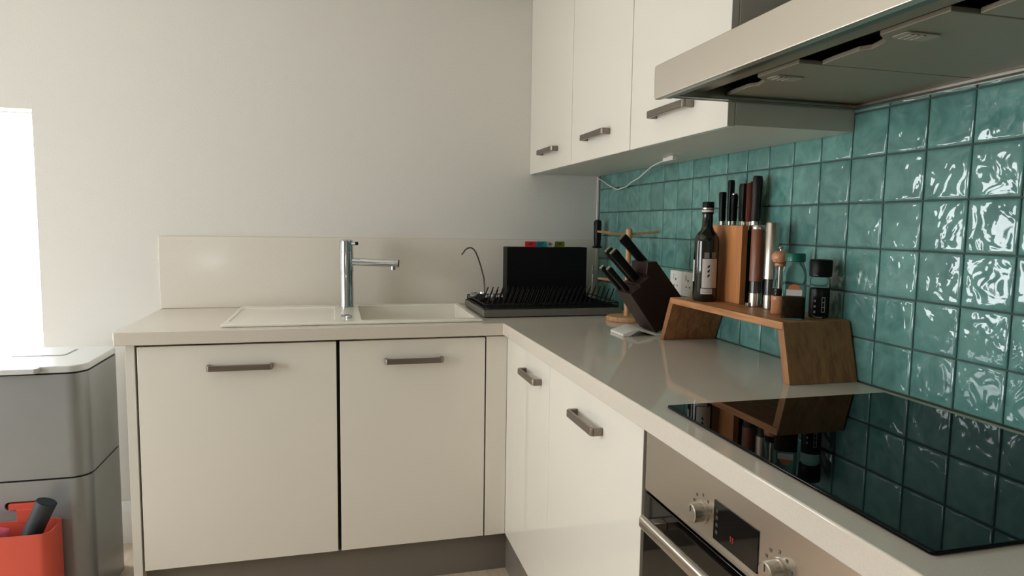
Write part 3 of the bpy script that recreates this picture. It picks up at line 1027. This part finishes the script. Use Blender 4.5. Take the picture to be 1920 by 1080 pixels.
lb = patch(0.0346, 0.040, 0.122, -16, 58, 'label', LABEL, bo)
patch(0.0346, 0.022, 0.038, -20, 34, 'label_strip', LABEL, bo)
for q in range(3):
    b = MB()
    zc, ac = 0.074 + q * 0.013, av + R_(13)
    for sgn in (1,):
        pts = [(-5, -0.003), (0, -0.0042), (5, 0.0), (7, 0.0045), (1, 0.0042), (-4, 0.001)]
        vs = [(0.0353 * math.cos(ac + R_(a)), 0.0353 * math.sin(ac + R_(a)), zc + z) for a, z in pts]
        vs2 = [(0.0349 * math.cos(ac + R_(a)), 0.0349 * math.sin(ac + R_(a)), zc + z) for a, z in pts]
        n = len(pts)
        b.add(vs + vs2, [tuple(range(n)), tuple(range(2 * n - 1, n - 1, -1))] + [(i, (i + 1) % n, n + (i + 1) % n, n + i) for i in range(n)])
    b.build('leaf_print', INK, lb)
patch(0.0346, 0.124, 0.140, -8, 14, 'small_label', GREYINK, bo, 6)
patch(0.0346, 0.124, 0.141, 26, 48, 'small_label', GREYINK, bo, 6)
patch(0.0346, 0.056, 0.118, -120, -62, 'back_label', LABEL, bo)
for q in range(3):
    patch(0.0351, 0.0265 + q * 0.004, 0.0275 + q * 0.004, -14, 26, 'label_line', GREYINK, lb, 6)

# upright knife block: wooden panels either side of a black insert
bx0, bx1, by0, by1 = -0.082, -0.012, -1.262, -1.108
ul = ((bx0 + bx1) / 2, (by0 + by1) / 2, Z)
ub = thing('knife_block', 'upright warm wooden knife block on the riser behind the oil bottle', 'knife block', ul)
MB().box(bx0, bx0 + 0.018, by0, by1, Z, Z + 0.217).build('wooden_panel', BEECH, ub, bevel=0.0012, off=ul)
MB().box(bx1 - 0.014, bx1, by0, by1, Z, Z + 0.217).build('wooden_panel', BEECH, ub, bevel=0.0012, off=ul)
MB().box(bx0 + 0.0185, bx1 - 0.0145, by0 + 0.003, by1 - 0.003, Z, Z + 0.205).build('black_insert', BLACKM, ub, bevel=0.001, off=ul)
zt = Z + 0.217
G2 = 'knives in the upright wooden block'
for (x, y, L, lab, hw, mat, wv, cap, lift, lean) in (
        (-0.060, -1.124, 0.085, 'short black knife, leftmost in the upright wooden block', 0.0095, BLACKP, (0, 1, 0), False, 0.018, (0.0, 0.02, 1)),
        (-0.050, -1.150, 0.118, 'tall black knife with steel rivet, second from left in the wooden block', 0.0085, BLACKP, (0, 1, 0), False, 0.018, (0.0, 0.01, 1)),
        (-0.056, -1.178, 0.075, 'short black knife with steel end, third from left in the wooden block', 0.0075, BLACKP, (0, 1, 0), True, 0.018, (0.0, 0.0, 1)),
        (-0.048, -1.208, 0.105, 'broad black-handled knife in the middle of the wooden block', 0.012, BLACKP, (0, 1, 0), False, 0.018, (0, 0, 1)),
        (-0.044, -1.232, 0.108, 'red-brown wooden-handled knife in the upright wooden block', 0.0115, RWOOD, (0.5, 1, 0), True, 0.016, (0, 0, 1)),
        (-0.036, -1.253, 0.124, 'large dark brown-handled knife, rightmost in the upright wooden block', 0.0165, M('very_dark_brown', (28, 17, 13), 0.45, spec=0.3), (1, 0.6, 0), False, 0.018, (0, -0.02, 1))):
    knife((x, y, zt + lift - 0.012 + 0.006), lean, L, wv, lab, hw=hw, ht=0.0085, mat=mat, cap=cap, grp=G2, embed=0.03, bladew=min(hw * 1.6, 0.02))

# walnut and steel mill
wm = thing('pepper_mill', 'walnut and steel mill next to the upright wooden block', 'mill', (-0.062, -1.306, Z))
MB().lathe([(0.016, 0), (0.0178, 0.001), (0.0178, 0.036), (0.0165, 0.037)], 36).build('steel_base', STEEL, wm)
MB().lathe([(0.0160, 0.0372), (0.0160, 0.068)], 36).build('window', M('smoky_glass', (60, 54, 50), 0.05, spec=0.6), wm)
MB().lathe([(0.0172, 0.0682), (0.0178, 0.069), (0.0178, 0.206), (0.0172, 0.207)], 36).build('wooden_sleeve', MILLW, wm)
MB().lathe([(0.0172, 0.2072), (0.0174, 0.208), (0.0174, 0.217), (0.0160, 0.219)], 36).build('steel_cap', STEEL, wm)
MB().box(-0.0265, -0.0165, -0.006, 0.006, 0.0005, 0.010).build('side_foot', STEEL, wm, bevel=0.001)
# tall steel mill
sm = thing('pepper_mill', 'tall all-steel mill right of the walnut one', 'mill', (-0.058, -1.362, Z))
MB().lathe([(0.014, 0), (0.0155, 0.001), (0.0155, 0.036), (0.0145, 0.037)], 36).build('steel_base', STEEL, sm)
MB().lathe([(0.0138, 0.0372), (0.0138, 0.078)], 36).build('window', M('smoky_glass', (60, 54, 50), 0.05), sm)
MB().lathe([(0.0172, 0.0782), (0.0178, 0.079), (0.0178, 0.224), (0.0165, 0.226), (0.008, 0.227)], 40).build('steel_sleeve', STEEL, sm)
# small glass mill with wooden ball
gm = thing('pepper_mill', 'small glass mill with wooden base and round wooden top', 'mill', (-0.097, -1.452, Z))
MB().lathe([(0.0160, 0), (0.0172, 0.002), (0.0168, 0.030), (0.0180, 0.033), (0.0180, 0.042), (0.0168, 0.045)], 32).build('wooden_base', MILLP, gm)
MB().lathe([(0.0165, 0.0452), (0.0160, 0.060), (0.0150, 0.078), (0.0110, 0.096), (0.0100, 0.108), (0.0120, 0.118)], 32).build('glass_body', CLEAR, gm)
MB().lathe([(0.0135, 0.0456), (0.0135, 0.062)], 24).build('peppercorns', PEPPER, gm)
MB().lathe([(0.0035, 0.0625), (0.0035, 0.117)], 12).build('spindle', STEEL, gm)
MB().lathe([(0.0125, 0.1182), (0.0135, 0.121), (0.0130, 0.125)], 28).build('collar', MILLP, gm)
MB().lathe([(0.008, 0.1252), (0.0165, 0.1275), (0.0205, 0.134), (0.0212, 0.141), (0.0190, 0.149), (0.0130, 0.154), (0.004, 0.156)], 32).build('ball_top', MILLP, gm)
MB().lathe([(0.0025, 0.155), (0.0025, 0.160), (0.006, 0.1615), (0.0065, 0.165), (0.004, 0.168)], 20).build('knob', CHROME, gm)
# green lidded jar (square with rounded corners)
rz = R_(-36)
gj = thing('herb_jar', 'square glass herb jar with green lid and dark contents at the riser front', 'jar', (-0.118, -1.535, Z), rz)


def sq(b, h0, h1, s0, s1, r):
    lo, hi = rrect(-s0, s0, -s0, s0, r, 4), rrect(-s1, s1, -s1, s1, r, 4)
    n = len(lo)
    b.add([(x, y, h0) for x, y in lo] + [(x, y, h1) for x, y in hi],
          [tuple(range(n)), tuple(range(2 * n - 1, n - 1, -1))] + [(i, (i + 1) % n, n + (i + 1) % n, n + i) for i in range(n)])
    return b


gb = MB()
secs = [(0, 0.0230, 0.007), (0.004, 0.0258, 0.009), (0.105, 0.0258, 0.009), (0.120, 0.0225, 0.0105), (0.128, 0.0200, 0.0135), (0.134, 0.0195, 0.0135)]
vs, fs = [], []
for z, s_, r in secs:
    vs += [(x, y, z) for x, y in rrect(-s_, s_, -s_, s_, r, 4)]
c = len(vs) // len(secs)
for j in range(len(secs) - 1):
    for i in range(c):
        fs.append((j * c + i, j * c + (i + 1) % c, (j + 1) * c + (i + 1) % c, (j + 1) * c + i))
fs += [tuple(range(c)), tuple((len(secs) - 1) * c + i for i in range(c))]
gb.add(vs, fs).build('glass', CLEAR, gj, smooth=40)
sq(MB(), 0.003, 0.052, 0.0238, 0.0242, 0.008).build('herbs', HERB, gj)
MB().lathe([(0.0215, 0.1342), (0.0225, 0.135), (0.0225, 0.150), (0.0210, 0.153)], 36).build('lid', GREENL, gj)
lb = MB().prism([(-0.017, 0.056), (0.017, 0.056), (0.017, 0.070), (-0.017, 0.070)], 'y', -0.0266, -0.0261).build('label', LABEL, gj)
ar = [(0.0135 * math.cos(R_(a)), 0.0705 + 0.012 * math.sin(R_(a))) for a in range(0, 181, 15)]
MB().prism(ar, 'y', -0.0266, -0.0261).build('label_arch', ORANGE, gj)
# black lidded jar
bj = thing('spice_jar', 'round glass spice jar with black lid and black label beside the tiles', 'jar', (-0.040, -1.527, Z))
MB().lathe([(0.020, 0), (0.0222, 0.002), (0.0222, 0.092), (0.0195, 0.097)], 36).build('glass', CLEAR, bj)
MB().lathe([(0.0205, 0.003), (0.0205, 0.060)], 32).build('spice', M('dark_spice', (40, 30, 22), 0.8, var=0.3, vscale=200), bj)
MB().lathe([(0.0224, 0.006), (0.0226, 0.0065), (0.0226, 0.068), (0.0224, 0.0685)], 36, closed=False).build('label', BLACKP, bj)
MB().lathe([(0.0230, 0.0975), (0.0250, 0.099), (0.0258, 0.134), (0.0240, 0.138), (0.010, 0.139)], 36).build('lid', BLACKM, bj)
av = math.atan2(-2.886 + 1.527, -1.157 + 0.04)
for q in range(4):
    patch(0.0228, 0.014 + q * 0.0115, 0.0155 + q * 0.0115, 14, 34, 'label_print', LABEL, bj, 5)
for q in range(3):
    patch(0.0228, 0.012 + q * 0.013, 0.0175 + q * 0.013, -28, -18, 'label_print', LABEL, bj, 4)
patch(0.0228, 0.0155, 0.0505, 14, 17, 'label_print', LABEL, bj, 2)
patch(0.0228, 0.0155, 0.0505, 31, 34, 'label_print', LABEL, bj, 2)

# ================================================================== BIN, CADDY
bl = (-2.10, -0.365, FZ)
bn = thing('waste_bin', 'tall grey metal waste bin with rounded corners left of the cabinets', 'bin', bl)
BXa, BXb, BYa, BYb = -2.272, -1.925, -0.545, -0.185
BH = 0.442


def binbox(z0, z1, inset=0.0, r=0.055):
    return MB().prism(rrect(BXa + inset, BXb - inset, BYa + inset, BYb - inset, r, 8), 'z', z0, z1)


lowo = binbox(FZ + 0.004, BH - 0.004).build('lower_drawer', BINM, bn, off=bl)
cut = MB().prism(rrect(-2.160, -2.035, 0.350, 0.376, 0.0128, 6), 'y', BYa - 0.05, BYa + 0.035).build('cutter', BINM, bn, off=bl)
bmd = lowo.modifiers.new('slot', 'BOOLEAN')
bmd.operation = 'DIFFERENCE'
bmd.object = cut
bmd.solver = 'EXACT'
bpy.context.view_layer.update()
bake(lowo)
bpy.data.objects.remove(cut)
lowo.data.set_sharp_from_angle(angle=R_(35))
lowo.modifiers.new('weighted_normals', 'WEIGHTED_NORMAL').keep_sharp = True
binbox(BH - 0.004, BH + 0.002, 0.004, 0.05).build('seam', BLACKM, bn, off=bl)
binbox(BH + 0.002, 0.774).build('upper_body', BINM, bn, off=bl, wn=True)
binbox(0.774, 0.778, 0.003, 0.052).build('lid_seam', BLACKM, bn, off=bl)
lid = binbox(0.778, 0.800).build('lid', BINT, bn, bevel=0.005, seg=3, off=bl)
pol = [(-2.262, BYa + 0.02), (-2.262, BYa - 0.018), (-2.255, BYa - 0.024), (-2.052, BYa - 0.024), (-2.046, BYa - 0.018), (-2.040, BYa + 0.02)]
MB().prism(pol, 'z', 0.782, 0.7985).build('lid_lip', BINT, lid, bevel=0.003, off=bl)
MB().prism(rrect(-2.20, -2.04, -0.36, -0.24, 0.01, 3), 'z', 0.8, 0.803).build('filter_flap', BINT, lid, bevel=0.001, off=bl)

rl3 = (-2.14, -0.615, FZ)
rc = thing('waste_caddy', 'coral red open plastic caddy standing in front of the grey bin', 'caddy', rl3)
o_ = rrect(-2.31, -1.996, -0.672, -0.551, 0.028, 6)
i_ = rrect(-2.3065, -1.9995, -0.6685, -0.5545, 0.0245, 6)
n = len(o_)
ztop = 0.318
vs = [(x, y, FZ + 0.001) for x, y in o_] + [(x, y, ztop) for x, y in o_] + [(x, y, ztop) for x, y in i_] + [(x, y, FZ + 0.006) for x, y in i_]
fs = [tuple(range(n)), tuple(3 * n + i for i in range(n))]
for j in range(3):
    fs += [(j * n + i, j * n + (i + 1) % n, (j + 1) * n + (i + 1) % n, (j + 1) * n + i) for i in range(n)]
MB().add(vs, fs).build('tub', RED, rc, off=rl3)
MB().box(-2.125, -2.060, -0.5555, -0.5515, 0.310, 0.3535).build('back_tab', RED, rc, bevel=0.001, off=rl3)
MB().box(-2.148, -2.048, -0.5510, -0.516, 0.352, 0.3705).build('hook', RED, rc, bevel=0.001, off=rl3)

tu = thing('slate_tube', 'dark slate tube-like handle leaning out of the red caddy', 'tube', (-2.10, -0.612, 0.0))
d0, d1 = Vector((-0.088, 0.0, 0.02)), Vector((0.078, 0.006, 0.392))
dd = (d1 - d0)
b = MB().tube([d0, d0 + dd * 0.9, d1], [0.024, 0.0275, 0.0285], 24, cap=False)
b.tube([d1, d1 - dd * 0.06], [0.0225, 0.021], 24, cap=False)
r0 = MB().tube([d1 - dd * 0.0001, d1], [0.0285, 0.0225], 24, cap=False)
b.build('sleeve', SLATE, tu)
b = MB()
ax = dd.normalized()
b.tube([d1 - ax * 0.003, d1, d1 + ax * 0.0015, d1 - ax * 0.002], [0.0282, 0.0285, 0.0255, 0.0222], 24, cap=False)
b.build('rim', SLATE, tu)
MB().tube([d1 - ax * 0.022, d1 - ax * 0.020], 0.022, 24).build('inner_disc', BLACKP, tu)

# crumpled pink cloth in the caddy
pc = MB()
vs, fs = [], []
NU, NV = 26, 16
for j in range(NV + 1):
    for i in range(NU):
        a = 2 * math.pi * i / NU
        f = j / NV
        ph = math.pi * f
        d = Vector((math.sin(ph) * math.cos(a), math.sin(ph) * math.sin(a), math.cos(ph)))
        k = 1 + 0.28 * noise.noise(d * 2.2 + Vector((3, 1, 7))) + 0.14 * noise.noise(d * 5.5)
        vs.append((d.x * 0.085 * k, d.y * 0.036 * k, d.z * 0.062 * k))
for j in range(NV):
    for i in range(NU):
        fs.append((j * NU + i, j * NU + (i + 1) % NU, (j + 1) * NU + (i + 1) % NU, (j + 1) * NU + i))
pk = pc.add(vs, fs).build('crumpled_cloth', PINK, smooth=60)
pk.location = (-2.205, -0.622, 0.278)
tag(pk, 'crumpled pink cloth stuffed in the red caddy', 'cloth')
